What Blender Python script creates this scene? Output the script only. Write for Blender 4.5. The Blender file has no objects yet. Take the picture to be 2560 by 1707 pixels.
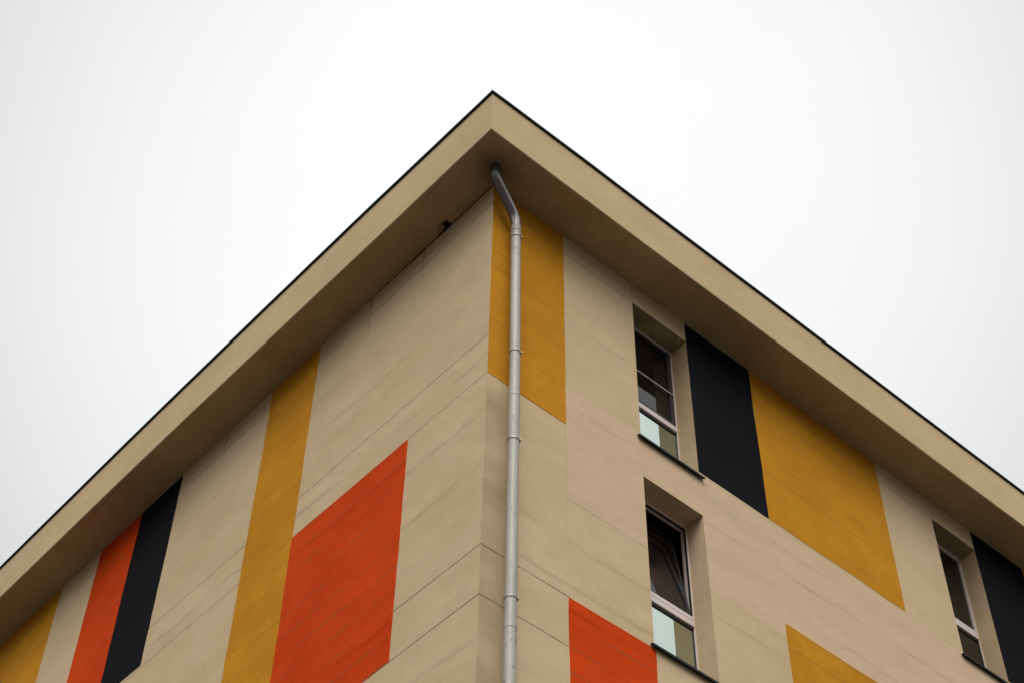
import bpy, bmesh, math, random
from mathutils import Vector, Matrix, noise as mnoise

random.seed(11)
S = bpy.context.scene
COL = S.collection
ZS = 17.656                 # height of the soffit above the street
GZ = -ZS                    # street level, in the building's own coordinates (soffit = 0)

# ------------------------------------------------------------------ helpers
def link(name, bm, mat, parent=None, smooth=False):
    me = bpy.data.meshes.new(name)
    bmesh.ops.recalc_face_normals(bm, faces=bm.faces[:])
    if smooth:
        for e in bm.edges:
            if len(e.link_faces) == 2 and e.calc_face_angle(0) > .6: e.smooth = False
    bm.to_mesh(me); bm.free()
    for m in (mat if isinstance(mat, (list, tuple)) else [mat]):
        me.materials.append(m)
    if smooth:
        for p in me.polygons: p.use_smooth = True
    o = bpy.data.objects.new(name, me)
    COL.objects.link(o)
    if parent is not None: o.parent = parent
    return o

def box(bm, a, b, bevel=0.0):
    vs = [bm.verts.new((x, y, z)) for x in (a[0], b[0]) for y in (a[1], b[1]) for z in (a[2], b[2])]
    fs = [(0,1,3,2), (4,6,7,5), (0,4,5,1), (2,3,7,6), (0,2,6,4), (1,5,7,3)]
    faces = [bm.faces.new([vs[i] for i in f]) for f in fs]
    if bevel > 0:
        es = list({e for f in faces for e in f.edges})
        bmesh.ops.bevel(bm, geom=es, offset=bevel, segments=2, affect='EDGES', profile=0.6)
    return faces

def tube(bm, pts, r, n=28, caps=True):
    rings = []
    pts = [Vector(p) for p in pts]
    up = Vector((1, 0, 0))
    for i, p in enumerate(pts):
        t = (pts[min(i+1, len(pts)-1)] - pts[max(i-1, 0)]).normalized()
        u = (up - t*up.dot(t)).normalized(); v = t.cross(u)
        rr = r[i] if isinstance(r, (list, tuple)) else r
        rings.append([bm.verts.new(p + (u*math.cos(2*math.pi*k/n) + v*math.sin(2*math.pi*k/n))*rr) for k in range(n)])
    for a, b in zip(rings, rings[1:]):
        for k in range(n):
            bm.faces.new((a[k], a[(k+1) % n], b[(k+1) % n], b[k]))
    if caps:
        bm.faces.new(rings[0]); bm.faces.new(list(reversed(rings[-1])))

def wob(t, seed, amp, f=1.0):
    return amp*(mnoise.noise(Vector((t*f, seed*7.31, 0.37))) + .5*mnoise.noise(Vector((t*f*2.7, seed*3.17, 4.1))))

# ------------------------------------------------------------------ node materials
class G:
    def __init__(s, name):
        s.m = bpy.data.materials.new(name); s.m.use_nodes = True
        s.t = s.m.node_tree; s.t.nodes.clear()
        s.out = s.n('ShaderNodeOutputMaterial'); s.b = s.n('ShaderNodeBsdfPrincipled')
        s.l(s.b.outputs[0], s.out.inputs[0])
    def n(s, k, **kw):
        x = s.t.nodes.new(k)
        for a, v in kw.items(): setattr(x, a, v)
        return x
    def l(s, a, b): s.t.links.new(a, b)
    def put(s, sock, v):
        if isinstance(v, bpy.types.NodeSocket): s.l(v, sock)
        elif v is not None: sock.default_value = v
    def math(s, op, a, b=None, c=None, clamp=False):
        x = s.n('ShaderNodeMath', operation=op, use_clamp=clamp)
        s.put(x.inputs[0], a)
        if b is not None: s.put(x.inputs[1], b)
        if c is not None: s.put(x.inputs[2], c)
        return x.outputs[0]
    def pos(s):
        return s.n('ShaderNodeNewGeometry').outputs['Position']
    def xyz(s, v):
        x = s.n('ShaderNodeSeparateXYZ'); s.l(v, x.inputs[0]); return x.outputs
    def noise(s, vec, scale, detail=4, rough=.55, stretch=None, dist=0.0):
        if stretch is not None:
            m = s.n('ShaderNodeMapping'); m.inputs['Scale'].default_value = stretch
            s.l(vec, m.inputs['Vector']); vec = m.outputs[0]
        x = s.n('ShaderNodeTexNoise'); s.l(vec, x.inputs['Vector'])
        x.inputs['Scale'].default_value = scale; x.inputs['Detail'].default_value = detail
        x.inputs['Roughness'].default_value = rough; x.inputs['Distortion'].default_value = dist
        return x.outputs['Fac']
    def ramp(s, f, lo, hi, a=0.0, b=1.0, smooth=True):
        x = s.n('ShaderNodeMapRange'); x.clamp = True
        if smooth: x.interpolation_type = 'SMOOTHSTEP'
        s.put(x.inputs[0], f)
        for i, v in ((1, lo), (2, hi), (3, a), (4, b)): x.inputs[i].default_value = v
        return x.outputs[0]
    def mix(s, f, a, b, mode='MIX'):
        x = s.n('ShaderNodeMix', data_type='RGBA', blend_type=mode)
        s.put(x.inputs[0], f)
        for i, v in ((6, a), (7, b)):
            if isinstance(v, (tuple, list)): v = (*v[:3], 1.0)
            s.put(x.inputs[i], v)
        return x.outputs[2]
    def bump(s, h, dist, strength=1.0, prev=None):
        x = s.n('ShaderNodeBump'); x.inputs['Strength'].default_value = strength
        x.inputs['Distance'].default_value = dist; s.l(h, x.inputs['Height'])
        if prev is not None: s.l(prev, x.inputs['Normal'])
        return x.outputs[0]

def plaster(name, base, alt, rough=.9, joints=(), courses=None, line_col=None, mottled=.5, wave=.028,
            band=None, blotch=None, ridges=(), soot=None, grain=.0012, groove_col=(.07, .065, .05), pipe_shade=None):
    """painted render: hand-trowelled waves, fine grain, hairline board joints and faint courses"""
    g = G(name); P = g.pos(); X, Y, Z = g.xyz(P)
    u = g.math('ADD', X, Y)
    zz = g.math('SUBTRACT', Z, ZS)                              # 0 at the soffit
    big = g.noise(P, .55, 3, .5)
    mid = g.noise(P, 1.0, 4, .5, (.9, .9, 1.3), .2)
    wav = g.noise(P, 1.0, 2.0, .4, (1.0, 1.0, 1.9), .2)
    fine = g.noise(P, 70.0, 5, .75); cloud = g.noise(P, 2.6, 6, .62, None, .3)
    spot = g.noise(P, 6.5, 5, .65)
    col = g.mix(g.ramp(mid, .32, .7), base, alt)
    col = g.mix(g.math('MULTIPLY', g.ramp(big, .35, .75), .3), col, tuple(c*.86 for c in base))
    if band is not None:                                        # a later repaint, pinker, with trowelled edges
        zt, zb, u0, pink = band
        we = g.math('MULTIPLY', g.math('SUBTRACT', g.noise(P, 2.2, 3), .5), .10)
        ze = g.math('ADD', zz, we)
        m1 = g.ramp(ze, zt+.012, zt-.012); m2 = g.ramp(ze, zb-.012, zb+.012)
        m = g.math('MULTIPLY', g.math('MULTIPLY', m1, m2), g.ramp(u, u0-.006, u0+.006))
        m = g.math('MULTIPLY', m, g.ramp(spot, .25, .55, .6, 1.0))
        col = g.mix(m, col, pink)
    if soot is not None:                                        # soot washed out round the pipe's hole
        sx, sy, sr, sc = soot
        dd = g.math('SQRT', g.math('ADD', g.math('POWER', g.math('SUBTRACT', X, sx), 2.0), g.math('POWER', g.math('SUBTRACT', Y, sy), 2.0)))
        dd = g.math('ADD', dd, g.math('MULTIPLY', g.math('SUBTRACT', g.noise(P, 5.0, 4, .6), .5), .35))
        col = g.mix(g.ramp(dd, sr, .03, 0.0, .8), col, sc)
    if pipe_shade is not None:                                       # brown strip from corner to pipe, with the pipe's shade painted in
        u0, u1, zt, sc = pipe_shade
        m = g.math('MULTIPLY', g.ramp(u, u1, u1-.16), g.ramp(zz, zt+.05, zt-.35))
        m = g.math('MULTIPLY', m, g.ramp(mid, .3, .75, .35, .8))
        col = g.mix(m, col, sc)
    # weathering: cloudy patches, speckle, faint wash marks
    col = g.mix(g.math('MULTIPLY', g.ramp(cloud, .40, .72), mottled*.30), col, tuple(c*q for c, q in zip(base, (.72, .70, .64))))
    col = g.mix(g.math('MULTIPLY', g.ramp(cloud, .46, .28), mottled*.40), col, tuple(min(1, c*1.10) for c in base))
    col = g.mix(g.math('MULTIPLY', g.ramp(fine, .5, .75), mottled*.22), col, tuple(c*.70 for c in base))
    col = g.mix(g.math('MULTIPLY', g.ramp(spot, .56, .82), mottled*.42), col, tuple(c*.62 for c in base))
    drip = g.noise(P, 1.0, 5, .6, (7.5, 7.5, .5))
    col = g.mix(g.math('MULTIPLY', g.ramp(drip, .6, .85), .16*mottled), col, tuple(c*.55 for c in base))
    height = g.math('MULTIPLY', wav, wave*.6)
    height = g.math('ADD', height, g.math('MULTIPLY', g.noise(P, 1.0, 3, .55, (3.0, 3.0, 4.2), .2), wave*.20))
    height = g.math('ADD', height, g.math('MULTIPLY', spot, .0022))
    height = g.math('ADD', height, g.math('MULTIPLY', fine, grain))
    jw = g.math('MULTIPLY', g.math('SUBTRACT', g.noise(P, 1.6, 3), .5), .035)
    zj = g.math('ADD', zz, jw)
    if courses is not None:
        z0, pitch, strength, cw = courses
        ph = g.math('DIVIDE', g.math('SUBTRACT', zj, z0), pitch)
        fr = g.math('ABSOLUTE', g.math('SUBTRACT', g.math('FRACT', g.math('ADD', ph, .5)), .5))
        ln = g.ramp(fr, cw/pitch, .25*cw/pitch)
        soft = g.ramp(fr, .16, 0.0)
        fade = g.ramp(g.noise(P, 1.0, 4, .6, (1.3, 1.3, 5.0)), .36, .58)
        ln = g.math('MULTIPLY', ln, fade)
        col = g.mix(g.math('MULTIPLY', ln, strength), col, line_col)
        height = g.math('SUBTRACT', height, g.math('MULTIPLY', ln, .003))
        height = g.math('ADD', height, g.math('MULTIPLY', soft, wave*.05))
    for (z, u0, u1, amp) in ridges:                            # long trowel ridges over the board edges
        wz = g.math('MULTIPLY', g.math('SUBTRACT', g.noise(P, 1.0, 3, .5, (.8, .8, .2)), .5), .22)
        d = g.math('SUBTRACT', g.math('ADD', zz, wz), z)
        prof = g.math('MULTIPLY', g.ramp(d, -.060, .020), g.ramp(d, .26, .02))
        prof = g.math('MULTIPLY', prof, g.math('MULTIPLY', g.ramp(u, u0-.3, u0+.5), g.ramp(u, u1+.5, u1-.3)))
        prof = g.math('MULTIPLY', prof, g.ramp(g.noise(P, 1.0, 3, .5, (.9, .9, .9)), .32, .62))
        height = g.math('ADD', height, g.math('MULTIPLY', prof, amp*.7))
    acc = None
    for (z, u0, u1, k, w) in joints:
        d = g.math('ABSOLUTE', g.math('SUBTRACT', g.math('ADD', zz, g.math('MULTIPLY', jw, .5)), z))
        m = g.math('MULTIPLY', g.ramp(d, w, w*.35), k)
        m = g.math('MULTIPLY', m, g.math('MULTIPLY', g.math('GREATER_THAN', u, u0), g.math('LESS_THAN', u, u1)))
        acc = m if acc is None else g.math('MAXIMUM', acc, m)
    for (uu, z0, z1, k, w) in (blotch or ()):                  # vertical hairline cracks that fade out downwards
        d = g.math('ABSOLUTE', g.math('SUBTRACT', g.math('ADD', u, g.math('MULTIPLY', jw, .7)), uu))
        m = g.math('MULTIPLY', g.ramp(d, w, w*.3), g.ramp(zz, z1, z0, 0.0, k))
        acc = m if acc is None else g.math('MAXIMUM', acc, m)
    if acc is not None:
        jf = g.ramp(g.noise(P, 2.4, 4, .6), .3, .55, .45, 1.0)
        acc = g.math('MULTIPLY', acc, jf)
        col = g.mix(acc, col, groove_col)
        height = g.math('SUBTRACT', height, g.math('MULTIPLY', acc, .006))
    g.l(col, g.b.inputs['Base Color'])
    g.b.inputs['Roughness'].default_value = rough
    g.b.inputs['Specular IOR Level'].default_value = .06
    g.l(g.bump(height, 1.0, 1.0), g.b.inputs['Normal'])
    return g.m

def simple(name, base, rough=.5, metal=0.0, spec=.5, var=.15, nscale=14, bump=.0006):
    g = G(name); P = g.pos()
    a = g.noise(P, nscale, 5, .6)
    g.l(g.mix(g.ramp(a, .3, .75), base, tuple(c*(1-var) for c in base)), g.b.inputs['Base Color'])
    g.b.inputs['Roughness'].default_value = rough; g.b.inputs['Metallic'].default_value = metal
    g.b.inputs['Specular IOR Level'].default_value = spec
    if bump: g.l(g.bump(g.noise(P, nscale*3, 3), bump), g.b.inputs['Normal'])
    return g.m

def glassy(name, base, rough, metal, spec, ripple=.0005, streaks=0.0):
    g = G(name); P = g.pos()
    col = (*base, 1)
    if streaks:
        s = g.noise(P, 1.0, 4, .6, (16, 16, .9))
        c = g.mix(g.math('MULTIPLY', g.ramp(s, .62, .74), streaks), base, tuple(x*.55 for x in base))
        g.l(c, g.b.inputs['Base Color'])
    else: g.b.inputs['Base Color'].default_value = col
    g.b.inputs['Roughness'].default_value = rough; g.b.inputs['Metallic'].default_value = metal
    g.b.inputs['Specular IOR Level'].default_value = spec
    if ripple: g.l(g.bump(g.noise(P, 2.2, 1), ripple), g.b.inputs['Normal'])
    return g.m

BEIGE, BEIGE2 = (.615, .463, .285), (.575, .433, .250)
YEL, YEL2 = (.585, .26, .019), (.51, .212, .013)
ORA, ORA2 = (.64, .061, .0055), (.57, .049, .004)
J1, J2, J3, J4, J5 = -.337, -2.626, -3.219, -5.546, -6.137
jl = [(J1, -9, 99, .75, .008), (J2, -9, 99, .8, .007), (J3, -9, 99, .7, .007), (J4, -9, 99, .85, .008), (J5, -9, 99, .85, .008)]
jr = [(J1, -9, 99, .6, .008), (J4, -9, 1.09, .9, .008), (J5, -9, 1.09, .85, .008), (-4.27, 1.07, 2.2, .35, .007)]
M_wall_l = plaster('beige_render_side', BEIGE, BEIGE2, joints=jl, wave=.028,
                   ridges=[(-2.92, 0, 4, .009), (-1.75, 0, 3, .008), (-3.75, 0, 1.4, .009), (-4.5, 0, 1.4, .008), (-6.6, 0, 4, .009), (-2.95, 4, 7, .008), (-1.1, 0, 6, .006)],
                   blotch=[(1.247, -.03, -.85, .8, .009), (2.25, -.03, -1.1, .85, .010), (5.26, -.03, -1.0, .7, .014)])
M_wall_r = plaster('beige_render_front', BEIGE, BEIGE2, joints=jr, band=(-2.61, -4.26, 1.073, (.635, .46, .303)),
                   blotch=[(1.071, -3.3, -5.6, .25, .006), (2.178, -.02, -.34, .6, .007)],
                   pipe_shade=(.0, .34, -3.22, (.33, .235, .135)), wave=.030,
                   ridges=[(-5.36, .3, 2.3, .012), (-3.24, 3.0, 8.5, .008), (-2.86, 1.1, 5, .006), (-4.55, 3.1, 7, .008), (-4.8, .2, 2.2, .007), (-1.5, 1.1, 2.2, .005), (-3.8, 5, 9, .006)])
M_yel = plaster('yellow_paint', YEL, YEL2, courses=(J3, .2905, .7, .011), line_col=(.33, .17, .045), mottled=.8, joints=[(J1, -9, 99, .25, .008)], groove_col=(.2, .09, .02))
M_ora = plaster('orange_red_paint', ORA, ORA2, courses=(J3, .2905, .85, .010), ridges=[(-5.66, .6, 2.6, .012), (-3.55, 1, 3.4, .006)], line_col=(.24, .10, .045), mottled=.7)
M_blk = plaster('charcoal_paint', (.0060, .0059, .0084), (.0082, .0080, .0112), mottled=.6, wave=.02, rough=.85)
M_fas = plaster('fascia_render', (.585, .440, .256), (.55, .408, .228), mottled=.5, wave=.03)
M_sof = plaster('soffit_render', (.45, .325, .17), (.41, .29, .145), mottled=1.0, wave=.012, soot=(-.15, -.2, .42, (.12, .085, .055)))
M_flash = simple('black_edge_metal', (.007, .007, .007), .6, .0, .12)
M_roof = simple('bitumen_roof', (.04, .04, .042), .9)
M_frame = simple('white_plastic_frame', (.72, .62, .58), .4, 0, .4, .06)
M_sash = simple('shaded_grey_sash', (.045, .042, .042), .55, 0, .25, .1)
M_gasket = simple('black_gasket', (.01, .01, .01), .6)
M_glass = glassy('dark_window_glass', (.008, .007, .007), .02, 0, .40)
M_mirror = glassy('mint_reflective_glass', (.52, .60, .545), .015, 1.0, .5, streaks=0)
M_mirror2 = glassy('streaked_mint_reflective_glass', (.52, .60, .545), .015, 1.0, .5, streaks=.35)
M_sill = simple('black_sill_metal', (.009, .008, .008), .55, 0, .2)
M_room = simple('dim_room', (.03, .027, .025), .9)
M_hole = simple('black_cavity', (.034, .026, .020), 1.0, 0, 0, var=.8, nscale=30, bump=.004)
M_screw = simple('bright_screw_steel', (.40, .40, .39), .4, 1.0)

def zinc(name, base, metal, rough):
    g = G(name); P = g.pos()
    a = g.noise(P, 1.0, 5, .6, (9, 9, 1.6)); b = g.noise(P, 60, 4, .65); s = g.noise(P, 1.0, 3, .5, (34, 34, 11))
    c = g.mix(g.ramp(a, .3, .72), base, tuple(x*.84 for x in base))
    c = g.mix(g.math('MULTIPLY', g.ramp(s, .63, .68), .7), c, (.12, .12, .12))
    g.l(c, g.b.inputs['Base Color'])
    g.l(g.ramp(b, .3, .7, rough-.06, rough+.08), g.b.inputs['Roughness'])
    g.b.inputs['Metallic'].default_value = metal
    g.l(g.bump(b, .0005), g.b.inputs['Normal'])
    return g.m
M_pipe = zinc('galvanised_pipe', (.39, .372, .33), .12, .5)
M_elbow = zinc('galvanised_elbow', (.22, .215, .20), .8, .33)
M_clamp = zinc('pipe_band', (.34, .33, .31), .5, .45)

# ------------------------------------------------------------------ setting: ground
bm = bmesh.new()
n = 24; ext = 900.0
gv = [[bm.verts.new((-ext/2 + ext*i/n, -ext/2 + ext*j/n, 0)) for j in range(n+1)] for i in range(n+1)]
for i in range(n):
    for j in range(n):
        bm.faces.new((gv[i][j], gv[i+1][j], gv[i+1][j+1], gv[i][j+1]))
g = G('street_asphalt'); P = g.pos()
g.l(g.mix(g.ramp(g.noise(P, .35, 6), .3, .7), (.045, .042, .038), (.065, .060, .053)), g.b.inputs['Base Color'])
g.b.inputs['Roughness'].default_value = .92
g.l(g.bump(g.noise(P, 60, 3), .004), g.b.inputs['Normal'])
ground = link('ground', bm, g.m); ground['kind'] = 'structure'; ground['label'] = 'grey asphalt street at the foot of the building'; ground['category'] = 'ground'
del ground['category']

# ------------------------------------------------------------------ the building
B = bpy.data.objects.new('apartment_building', None); COL.objects.link(B)
B.location = (0, 0, ZS); B.empty_display_size = 1
B['label'] = 'beige rendered apartment block with yellow, orange and black painted panels and an overhanging flat roof'
B['category'] = 'building'

LX, LY = 15.0, 16.0           # lengths of the two facades
V1, V2, V3, V4, V5, V6, V7 = 1.071, 2.180, 3.073, 4.205, 6.578, 7.648, 8.535
U1, U2, U3, U4, U5, U6, U7 = 1.257, 3.267, 4.262, 6.277, 7.257, 8.275, 9.305
WT, WB, WP = -.337, -2.642, 2.885     # window head, sill line, storey pitch
DEP = .25                    # reveal depth
openings = [(V2, V3, WT, WB), (V2, V3, WT-WP, WB-WP), (V6, V7, WT, WB)]

def facade(to3, length, holes, base_lo):
    """one rendered wall skin with its openings and their reveals; to3(u, depth, z) -> point"""
    bm = bmesh.new(); cache = {}
    def v(u, d, z):
        k = (round(u, 5), round(d, 5), round(z, 5))
        if k not in cache: cache[k] = bm.verts.new(to3(*k))
        return cache[k]
    us = sorted({0.0, length} | {h[i] for h in holes for i in (0, 1)})
    zs = sorted({base_lo, 0.30} | {h[i] for h in holes for i in (2, 3)})
    for a, b in zip(us, us[1:]):
        for c, d in zip(zs, zs[1:]):
            if any(h[0] <= a and b <= h[1] and h[3] <= c and d <= h[2] for h in holes): continue
            bm.faces.new((v(a, 0, c), v(b, 0, c), v(b, 0, d), v(a, 0, d)))
    for u0, u1, zt, zb in holes:
        q = [(u0, zb), (u1, zb), (u1, zt), (u0, zt)]
        for i in range(4):
            (a, c), (b, d) = q[i], q[(i+1) % 4]
            bm.faces.new((v(a, 0, c), v(b, 0, d), v(b, DEP+.10, d), v(a, DEP+.10, c)))
    return bm
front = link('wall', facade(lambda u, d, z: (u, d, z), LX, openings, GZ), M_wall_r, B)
side = link('wall', facade(lambda u, d, z: (d, u, z), LY, [], GZ), M_wall_l, B)
front['label'] = 'front wall with windows, black, yellow and orange panels'
side['label'] = 'windowless side wall with long coloured panels'

def panel(parent, to3, u0, u1, zt, zb, mat, label, seed, thick=.003, hold=()):
    """a painted field on the render: real film thickness, hand-cut edges that wander a few millimetres"""
    bm = bmesh.new(); pts = []; st = .07; amp = .010
    def run(a, b, fn, key):
        k = max(2, int(abs(b-a)/st))
        for i in range(k):
            t = a + (b-a)*i/k
            e = 0 if key in hold else (0 if i == 0 else wob(t, seed+len(key), amp, 1.6))
            pts.append(fn(t, e))
    run(u0, u1, lambda t, e: (t, zb+e), 'bottom')
    run(zb, zt, lambda t, e: (u1+e, t), 'right')
    run(u1, u0, lambda t, e: (t, zt+e), 'top')
    run(zt, zb, lambda t, e: (u0+e, t), 'left')
    f = [bm.verts.new(to3(u, -thick, z)) for u, z in pts]
    b = [bm.verts.new(to3(u, .002, z)) for u, z in pts]
    bm.faces.new(f); k = len(pts)
    for i in range(k):
        bm.faces.new((f[i], f[(i+1) % k], b[(i+1) % k], b[i]))
    o = link('painted_panel', bm, mat, parent); o['label'] = label
    return o
F = lambda u, d, z: (u, d, z)
Lf = lambda u, d, z: (d, u, z)
TOP = -.004
panel(front, F, .004, V1, TOP, J3+.004, M_yel, 'yellow panel at the corner behind the downpipe', 1, hold=('top', 'left'))
panel(front, F, V3+.003, V4, TOP, -2.544, M_blk, 'black panel beside the upper window', 2, hold=('top', 'left'))
panel(front, F, V4+.0005, V5, TOP, -2.544, M_yel, 'broad yellow panel between the windows', 3, hold=('top', 'left'))
panel(front, F, V7+.003, V7+1.13, TOP, -2.544, M_blk, 'black panel at the right end', 4, hold=('top', 'left'))
panel(front, F, V7+1.1305, V7+3.5, TOP, -2.544, M_yel, 'yellow panel past the right window', 5, hold=('top', 'left'))
panel(front, F, V1+.002, V2+.016, J4, J4-2.32, M_ora, 'orange panel under the window', 6)
panel(front, F, 4.238, V6, -4.06, -5.35, M_yel, 'low yellow panel at the right', 7)
panel(side, Lf, U1, U2-.0005, J3, J5, M_ora, 'big orange panel in the middle of the wall', 8)
panel(side, Lf, U2, U3, TOP, -8.4, M_yel, 'tall yellow strip', 9, hold=('top',))
panel(side, Lf, U4, U5-.0005, TOP, -3.178, M_blk, 'black strip under the eave', 10, hold=('top',))
panel(side, Lf, U5, U6, TOP, -3.5, M_ora, 'orange strip beside the black one', 11, hold=('top',))
panel(side, Lf, U7, U7+2.4, TOP, -3.4, M_yel, 'yellow panel at the far left', 12, hold=('top',))

# ---- projecting roof slab: fascia, soffit, roof, black edge flashing
D, HF = .554, .769
def lerp(t, ks):
    for (a, x), (b, y) in zip(ks, ks[1:]):
        if t <= b: return x + (y-x)*max(0, (t-a)/(b-a))
    return ks[-1][1]
def lz(y, top):      # the side fascia sags a little towards the corner
    k = [(-.6, -.05), (1.5, -.01), (4, .012), (7, .018), (11, -.015), (17, -.02)] if top else [(-.6, -.015), (1.5, -.02), (4, .0), (7, .015), (11, -.012), (17, -.02)]
    return lerp(y, k) + wob(y, 3 if top else 4, .006, .9)
def lx(y): return -D + lerp(y, [(-.6, .022), (2, .008), (6, -.006), (17, 0)])
def rz(x, top):
    k = [(-.6, -.05), (1.0, -.012), (4, .0), (17, 0)] if top else [(-.6, -.015), (1.5, .0), (17, 0)]
    return lerp(x, k) + wob(x, 5 if top else 6, .005, .9)
cx, cy = lx(-.6), -D - .015
ys = [cy + (LY+.5-cy)*i/90 for i in range(91)]
xs = [cx + (LX+.5-cx)*i/90 for i in range(91)]
# outline from far left, round the corner, to far right: (point xy, ztop, zbot)
path = [((lx(y), y), HF+lz(y, 1), lz(y, 0)) for y in reversed(ys)]
path[-1] = ((cx, cy), HF-.05, -.015)
path += [((x, lerp(x, [(-.6, cy), (2, -D), (17, -D)])), HF+rz(x, 1), rz(x, 0)) for x in xs[1:]]
NL = len(ys)
def off(i, o):        # outline pushed outwards by o
    (x, y), _, _ = path[i]
    if i < NL-1: return (x-o, y)
    if i == NL-1: return (x-o, y-o)
    return (x, y-o)
bm = bmesh.new()
EB = .010
rows = [[], [], [], []]
for i, (p, zt, zb) in enumerate(path):
    a = off(i, 0); c = off(i, -EB)
    rows[0].append(bm.verts.new((*c, zb)))
    rows[1].append(bm.verts.new((*a, zb+EB)))
    rows[2].append(bm.verts.new((*a, zt)))
    rows[3].append(bm.verts.new((*off(i, -.2), zt)))
for r0, r1 in zip(rows, rows[1:]):
    for i in range(len(path)-1):
        bm.faces.new((r0[i], r0[i+1], r1[i+1], r1[i]))
fascia = link('fascia', bm, M_fas, B)

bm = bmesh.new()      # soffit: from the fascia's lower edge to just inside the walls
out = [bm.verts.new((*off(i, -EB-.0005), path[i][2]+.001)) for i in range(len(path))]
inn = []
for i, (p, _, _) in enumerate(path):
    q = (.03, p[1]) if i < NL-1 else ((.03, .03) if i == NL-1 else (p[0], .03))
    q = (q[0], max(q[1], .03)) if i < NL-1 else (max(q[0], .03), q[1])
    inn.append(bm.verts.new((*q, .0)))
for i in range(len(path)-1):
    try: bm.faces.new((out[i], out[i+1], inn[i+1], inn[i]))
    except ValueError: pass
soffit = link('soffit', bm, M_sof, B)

bm = bmesh.new()      # roof deck
top = [bm.verts.new((*off(i, -.15), HF-.035)) for i in range(len(path))]
top.append(bm.verts.new((LX+.5, LY+.5, HF-.035)))
bm.faces.new(top)
link('roof', bm, M_roof, B)

bm = bmesh.new()      # folded black edge: drip lip, upright, return over the roof
prof = [(.0015, .000), (.022, -.003), (.024, .026), (.008, .032), (-.22, .028), (-.22, .006)]
rows = []
for (o, dz) in prof:
    rows.append([bm.verts.new((*off(i, o), path[i][1]+dz+(0 if o < 0 else wob(i*.05, 8, .003)))) for i in range(len(path))])
for r0, r1 in zip(rows, rows[1:]):
    for i in range(len(path)-1):
        bm.faces.new((r0[i], r0[i+1], r1[i+1], r1[i]))
link('roof_flashing', bm, M_flash, B)

# torn render where the side soffit meets the wall: an open, ragged cavity, a cracked seam and a hanging scrap
bm = bmesh.new()
outl = [(.004, .70), (-.014, .735), (-.05, .742), (-.084, .733), (-.098, .748), (-.092, .768), (-.104, .822), (-.092, .834), (-.066, .815),
        (-.044, .822), (-.034, .86), (-.020, .905), (-.024, .94), (-.012, .99), (.004, 1.03)]
a = [bm.verts.new((x, y, -.006)) for x, y in outl]
b = [bm.verts.new((x, y, .03)) for x, y in outl]
bm.faces.new(a)
for i in range(len(outl)):
    j = (i+1) % len(outl); bm.faces.new((a[i], a[j], b[j], b[i]))
seam = []
for k in range(60):   # the seam, widest near the cavity
    y = -.05 + 2.35*k/59
    w = .002 + .006*max(0, mnoise.noise(Vector((y*3.1, 2.2, 0)))+.3) + (.005 if 1.2 < y < 1.45 else 0)
    w *= max(0.15, 1 - max(0, y-1.5)/1.0)
    seam.append((y, w))
A = [bm.verts.new((-w-.004, y, -.005)) for y, w in seam]
C_ = [bm.verts.new((-.003, y, -.008-w*.8)) for y, w in seam]
E_ = [bm.verts.new((.001, y, .02)) for y, w in seam]
for i in range(59):
    bm.faces.new((A[i], A[i+1], C_[i+1], C_[i])); bm.faces.new((C_[i], C_[i+1], E_[i+1], E_[i])); bm.faces.new((E_[i], E_[i+1], A[i+1], A[i]))
hole = link('soffit_hole', bm, M_hole, soffit)
hole['label'] = 'ragged black hole and open seam in the render'
bm = bmesh.new()
sc = [((-.104, .825, -.004), (-.112, .87, -.006)), ((-.092, .83, -.025), (-.098, .88, -.022)), ((-.074, .85, -.036), (-.077, .895, -.034)), ((-.054, .87, -.036), (-.047, .92, -.042))]
pr = [[bm.verts.new(p) for p in q] for q in sc]
for q0, q1 in zip(pr, pr[1:]): bm.faces.new((q0[0], q0[1], q1[1], q1[0]))
bmesh.ops.solidify(bm, geom=bm.faces[:], thickness=.006)
scrap = link('loose_scrap', bm, M_sof, soffit); scrap['label'] = 'scrap of render hanging by the hole'

# ---- windows
def ring(bm, x0, x1, z0, z1, y0, y1, l, r, b, t, bev=.003):
    box(bm, (x0, y0, z0), (x0+l, y1, z1), bev); box(bm, (x1-r, y0, z0), (x1, y1, z1), bev)
    box(bm, (x0+l, y0+.001, z0), (x1-r, y1, z0+b), bev); box(bm, (x0+l, y0+.001, z1-t), (x1-r, y1, z1), bev)

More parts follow.
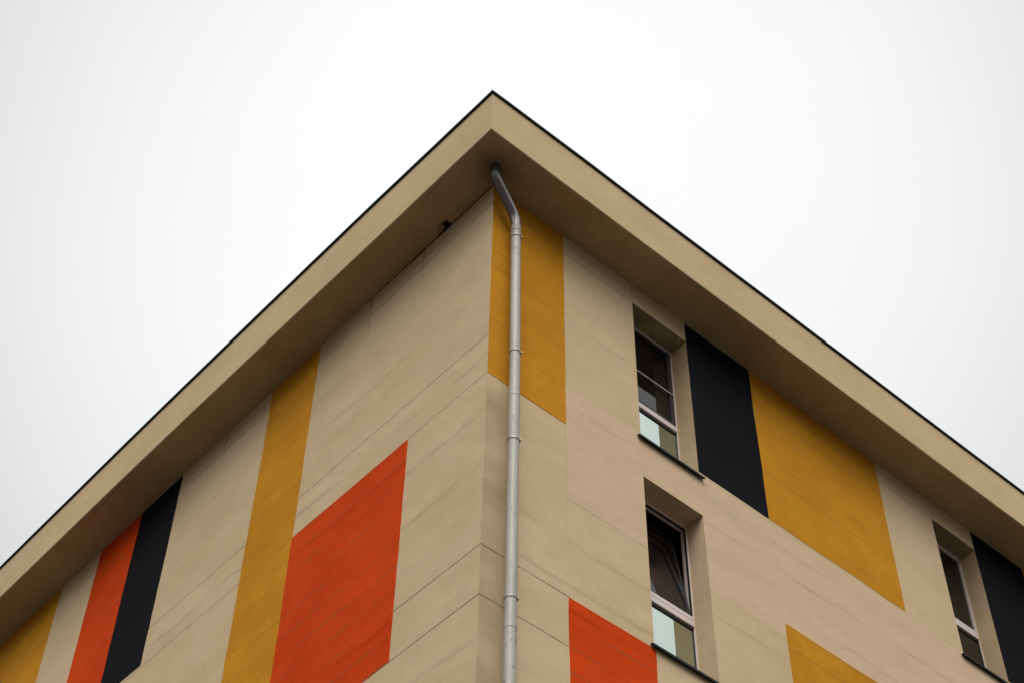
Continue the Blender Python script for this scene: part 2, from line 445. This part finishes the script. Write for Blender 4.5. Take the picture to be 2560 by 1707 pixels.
def make_window(x0, x1, zt, zb, kind, label):
    y0 = DEP
    bm = bmesh.new()                       # outer frame with the fixed transom
    ztr = zt - 1.335                       # top of the transom
    ring(bm, x0-.02, x1+.02, zb-.01, zt+.02, y0, y0+.07, .038, .038, .03, .055)
    box(bm, (x0+.02, y0-.012, ztr-.078), (x1-.02, y0+.06, ztr if kind == 'screen' else ztr-.008), .006)
    w = link('window', bm, M_frame, B); w['label'] = label
    ox0, ox1 = x0+.019, x1-.019            # clear opening
    # upper sash
    zs0, zs1 = (ztr+.003 if kind == 'screen' else ztr+.006), zt-.037
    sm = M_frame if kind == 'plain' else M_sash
    bm = bmesh.new()
    if kind == 'tilt':
        ring(bm, ox0, ox1, 0, zs1-zs0, .012, .034, .040, .040, .066, .034)
    else:
        ring(bm, ox0, ox1, 0, zs1-zs0, .006, .05, .06 if kind == 'screen' else .008, .06 if kind == 'screen' else .008, .062, .05 if kind == 'screen' else .010)
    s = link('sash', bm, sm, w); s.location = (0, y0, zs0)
    bm = bmesh.new(); box(bm, (ox0+.012, .0135 if kind == 'tilt' else .028, .03), (ox1-.012, .025 if kind == 'tilt' else .040, zs1-zs0-.012))
    p = link('pane', bm, M_glass, w); p.location = (0, y0, zs0)
    if kind == 'tilt':
        for o in (s, p): o.rotation_euler = (math.radians(-8.2), 0, 0)
        bm = bmesh.new()
        ring(bm, ox0, ox1, zs0, zs1, y0+.004, y0+.03, .006, .006, .010, .006, .001)
        link('gasket', bm, M_gasket, w)
        bm = bmesh.new()
        box(bm, (ox0+.001, y0-.004, zs0+.001), (ox1-.001, y0+.03, zs0+.055), .006)
        link('rail', bm, M_frame, w)
        bm = bmesh.new()                   # the room behind the open sash: five inner faces
        X0, X1, Y0, Y1, Z0, Z1 = x0-.6, x1+.6, y0+.071, y0+2.6, ztr-1.2, zt+.2
        c = [bm.verts.new((x, y, z)) for x in (X0, X1) for y in (Y0, Y1) for z in (Z0, Z1)]
        for f in ((0,1,3,2), (4,6,7,5), (0,4,6,2), (1,3,7,5), (2,6,7,3)): bm.faces.new([c[i] for i in f])
        link('room', bm, M_room, w)
    if kind == 'screen':
        bm = bmesh.new(); box(bm, (ox0, y0-.008, zt-.788), (ox1, y0+.004, zt-.777), .002)
        link('glazing_bar', bm, M_frame, w)
    if kind != 'screen':                   # shadow gap between the sash and the transom
        bm = bmesh.new(); box(bm, (ox0, y0+.012, ztr-.012), (ox1, y0+.05, ztr+.010))
        link('gasket', bm, M_gasket, w)
    # lower fixed light
    zl1, zl0 = ztr-.079, zb+.02
    bm = bmesh.new(); ring(bm, ox0-.004, ox1+.003, zl0, zl1, y0+.010, y0+.04, .012, .012, .012, .030, .002)
    link('gasket', bm, M_gasket, w)
    bm = bmesh.new(); box(bm, (ox0+.006, y0+.022, zl0+.01), (ox1-.006, y0+.034, zl1-.02))
    link('pane', bm, {'tilt': M_mirror2, 'screen': M_mirror, 'plain': M_glass}[kind], w)
    # folded sheet sill
    bm = bmesh.new()
    pr = [(y0+.003, .018), (-.050, -.004), (-.052, -.046), (-.047, -.046), (-.045, -.010), (y0+.003, .012)]
    e0, e1 = x0-.055, x1+.055
    # part in front of the wall is wider than the part inside the reveal
    def prism(pts, a, b):
        A = [bm.verts.new((a, y, z)) for y, z in pts]; C = [bm.verts.new((b, y, z)) for y, z in pts]
        bm.faces.new(A); bm.faces.new(list(reversed(C)))
        for i in range(len(pts)):
            j = (i+1) % len(pts); bm.faces.new((A[i], A[j], C[j], C[i]))
    prism([(y0-.002, zb+.034), (-.004, zb+.016), (-.004, zb+.003), (y0-.002, zb+.003)], x0+.001, x1-.001)
    prism([(-.0035, zb+.015), (-.042, zb+.006), (-.042, zb-.024), (-.037, zb-.024), (-.035, zb-.004), (-.0035, zb+.003)], e0, e1)
    link('sill', bm, M_sill, w)
    return w
make_window(*openings[0], 'screen', 'upper window beside the black panel, with a thin cross bar')
make_window(*openings[1], 'tilt', 'lower window above the orange panel, its sash tilted inwards')
make_window(*openings[2], 'plain', 'window at the right end beside the black panel')

# ---- rainwater downpipe
R0 = .055
PX, PY = .243, -.12
def px(z): return PX + .018*min(1, max(0, (-.7-z)/2.2))
bm = bmesh.new()
def run_pipe(z0, z1, r):
    k = max(2, int(abs(z1-z0)/.4))
    tube(bm, [(px(z0+(z1-z0)*i/k), PY, z0+(z1-z0)*i/k) for i in range(k+1)], r)
run_pipe(-.70, -3.46, R0)
run_pipe(-3.50, -6.46, R0+.0008); tube(bm, [(px(z), PY, z) for z in (-3.43, -3.50)], R0+.003)
run_pipe(-6.46, GZ+.05, R0+.0015); tube(bm, [(px(z), PY, z) for z in (-6.40, -6.47)], R0+.0045)
pipe = link('downpipe', bm, M_pipe, B, smooth=True)
pipe['label'] = 'galvanised downpipe on the corner, bent under the eave'
def bez(pts, rad, n=9):
    res = [Vector(pts[0])]
    for a, b, c in zip(pts, pts[1:], pts[2:]):
        a, b, c = map(Vector, (a, b, c))
        d1 = (a-b).normalized()*min(rad, (a-b).length*.48); d2 = (c-b).normalized()*min(rad, (c-b).length*.48)
        for i in range(n+1):
            t = i/n; res.append((b+d1)*(1-t)**2 + b*2*t*(1-t) + (b+d2)*t*t)
    res.append(Vector(pts[-1])); return res
bm = bmesh.new()
ep = bez([(-.150, -.200, .03), (-.150, -.200, -.15), (px(-.6), PY, -.555), (px(-.73), PY, -.80)], .13)
tube(bm, ep, [R0+.003]*(len(ep)-2) + [R0-.001]*2)
link('elbow', bm, M_elbow, pipe, smooth=True)['label'] = 'dark double bend'
bm = bmesh.new()
tube(bm, [(px(-.78), PY, z) for z in (-.775, -.778, -.80, -.803)], [R0+.0005, R0+.004, R0+.004, R0+.0005])
link('socket', bm, M_pipe, pipe, smooth=True)
bm = bmesh.new()
tube(bm, [(-.150, -.200, z) for z in (.01, -.006, -.012)], [R0+.008, R0+.006, R0+.001])
link('collar', bm, M_hole, pipe, smooth=True)['label'] = 'black collar at the soffit'
def clamp(z):
    bm = bmesh.new()
    x = px(z)
    tube(bm, [(x, PY, z+d) for d in (-.013, -.012, .012, .013)], [R0+.003, R0+.0075, R0+.0075, R0+.003])
    box(bm, (x+.030, PY+.03, z-.010), (x+.040, .004, z+.010), .001)
    c = link('clamp', bm, M_clamp, pipe)
    bm = bmesh.new()
    q = Vector((.77, -.64, 0)); t_ = Vector((.64, .77, 0)); c0 = Vector((x, PY, z)) + q*(R0+.006)
    for o in (-.006, .006):              # the two ears of the band and the bolt through them
        tube(bm, [c0 + t_*o - q*.004, c0 + t_*o + q*.011], .007, 8)
    tube(bm, [c0 + q*.007 - t_*.018, c0 + q*.007 + t_*.018], .0045, 10)
    link('bolt', bm, M_screw, pipe)
for z in (-.90, -2.83, -4.12, -6.12, -8.3, -11, -14): clamp(z)

# ------------------------------------------------------------------ camera
cam = bpy.data.cameras.new('camera'); co = bpy.data.objects.new('camera', cam); COL.objects.link(co)
cam.sensor_width = 36; cam.sensor_fit = 'HORIZONTAL'; cam.lens = 60.1157; cam.clip_start = .1; cam.clip_end = 3000
Rm = Matrix(((0.75039023, -0.50947131, -0.42113357), (-0.6608696, -0.56584994, -0.49301646), (0.01287933, 0.64826911, -0.76130236)))
co.matrix_world = Matrix.Translation((-7.17824088, -8.77886427, -16.05581289+ZS)) @ Rm.to_4x4()
S.camera = co

# ------------------------------------------------------------------ sky and light: bright overcast
SKY_ZEN, SKY_HOR, SKY_SUNWARD, SKY_GLOW, SKY_LOW = 7.4, 4.3, 3.0, 2.8, .12
SUN_EL, SUN_AZ = 56.0, 230.0          # azimuth counted from +X
W = bpy.data.worlds.new('World'); S.world = W; W.use_nodes = True
t = W.node_tree; t.nodes.clear()
def wn(k, **kw):
    x = t.nodes.new(k)
    for a, v in kw.items(): setattr(x, a, v)
    return x
wo = wn('ShaderNodeOutputWorld'); bg = wn('ShaderNodeBackground'); bg.inputs['Strength'].default_value = .1
sky = wn('ShaderNodeTexSky', sky_type='NISHITA'); sky.sun_disc = False
sky.sun_elevation = math.radians(SUN_EL); sky.sun_rotation = math.radians(90-SUN_AZ)
sky.air_density = 1; sky.dust_density = 4; sky.ozone_density = 1
tc = wn('ShaderNodeTexCoord')
vm = wn('ShaderNodeVectorMath', operation='DOT_PRODUCT')
nrm = wn('ShaderNodeVectorMath', operation='NORMALIZE')
t.links.new(tc.outputs['Generated'], nrm.inputs[0])
t.links.new(nrm.outputs[0], vm.inputs[0])
glow_dir = Vector((.4211+.02, .493+.0, .7613+.06)).normalized()   # thinnest cloud
vm.inputs[1].default_value = glow_dir
def wm(op, a, b=None, clamp=False):
    x = wn('ShaderNodeMath', operation=op, use_clamp=clamp)
    for i, v in enumerate((a, b)):
        if v is None: continue
        if isinstance(v, bpy.types.NodeSocket): t.links.new(v, x.inputs[i])
        else: x.inputs[i].default_value = v
    return x.outputs[0]
def wr(f, lo, hi, c, d):
    x = wn('ShaderNodeMapRange'); x.interpolation_type = 'SMOOTHSTEP'
    t.links.new(f, x.inputs[0])
    for i, v in ((1, lo), (2, hi), (3, c), (4, d)): x.inputs[i].default_value = v
    return x.outputs[0]
sep = wn('ShaderNodeSeparateXYZ'); t.links.new(nrm.outputs[0], sep.inputs[0])
elv = wm('MAXIMUM', sep.outputs[2], 0.0)
base = wm('ADD', wm('MULTIPLY', elv, SKY_ZEN-SKY_HOR), SKY_HOR)          # overcast: brighter overhead than at the horizon
vb = wn('ShaderNodeVectorMath', operation='DOT_PRODUCT'); t.links.new(nrm.outputs[0], vb.inputs[0])
vb.inputs[1].default_value = (math.cos(math.radians(230)), math.sin(math.radians(230)), 0)
base = wm('MULTIPLY', base, wr(vb.outputs['Value'], -.35, .75, 1.0, SKY_SUNWARD))   # unseen sky on the sun's side, brightened to light the walls
base = wm('MULTIPLY', base, wr(elv, .06, .60, SKY_LOW, 1.0))              # low sky darkened to deepen the shade under the eave
glow = wr(vm.outputs['Value'], .915, .999, 0.0, SKY_GLOW)
lum = wm('ADD', base, glow)
no = wn('ShaderNodeTexNoise'); no.inputs['Scale'].default_value = 2.2; no.inputs['Detail'].default_value = 5
t.links.new(nrm.outputs[0], no.inputs['Vector'])
mr2 = wn('ShaderNodeMapRange')
t.links.new(no.outputs['Fac'], mr2.inputs[0])
for i, v in ((1, .3), (2, .7), (3, .965), (4, 1.035)): mr2.inputs[i].default_value = v
mul = wn('ShaderNodeMath', operation='MULTIPLY'); t.links.new(lum, mul.inputs[0]); t.links.new(mr2.outputs[0], mul.inputs[1])
tint = wn('ShaderNodeMix', data_type='RGBA', blend_type='MULTIPLY'); tint.inputs[0].default_value = 1
t.links.new(mul.outputs[0], tint.inputs[6]); tint.inputs[7].default_value = (.99, 1.0, 1.003, 1)
mx = wn('ShaderNodeMix', data_type='RGBA'); mx.inputs[0].default_value = .94
t.links.new(sky.outputs[0], mx.inputs[6]); t.links.new(tint.outputs[2], mx.inputs[7])
t.links.new(mx.outputs[2], bg.inputs['Color']); t.links.new(bg.outputs[0], wo.inputs['Surface'])

sl = bpy.data.lights.new('sun', 'SUN'); sl.energy = 1.5; sl.angle = math.radians(32); sl.color = (1, .96, .90)
so = bpy.data.objects.new('sun', sl); COL.objects.link(so)
el, az = math.radians(SUN_EL), math.radians(SUN_AZ)
dv = Vector((math.cos(el)*math.cos(az), math.cos(el)*math.sin(az), math.sin(el)))
so.rotation_euler = dv.to_track_quat('Z', 'Y').to_euler(); so.location = dv*60

S.view_settings.view_transform = 'Standard'; S.view_settings.look = 'None'
S.view_settings.exposure = 0.10; S.view_settings.gamma = 1
S.view_settings.use_curve_mapping = False
S.render.engine = 'CYCLES'
S.cycles.max_bounces = 8; S.cycles.diffuse_bounces = 5
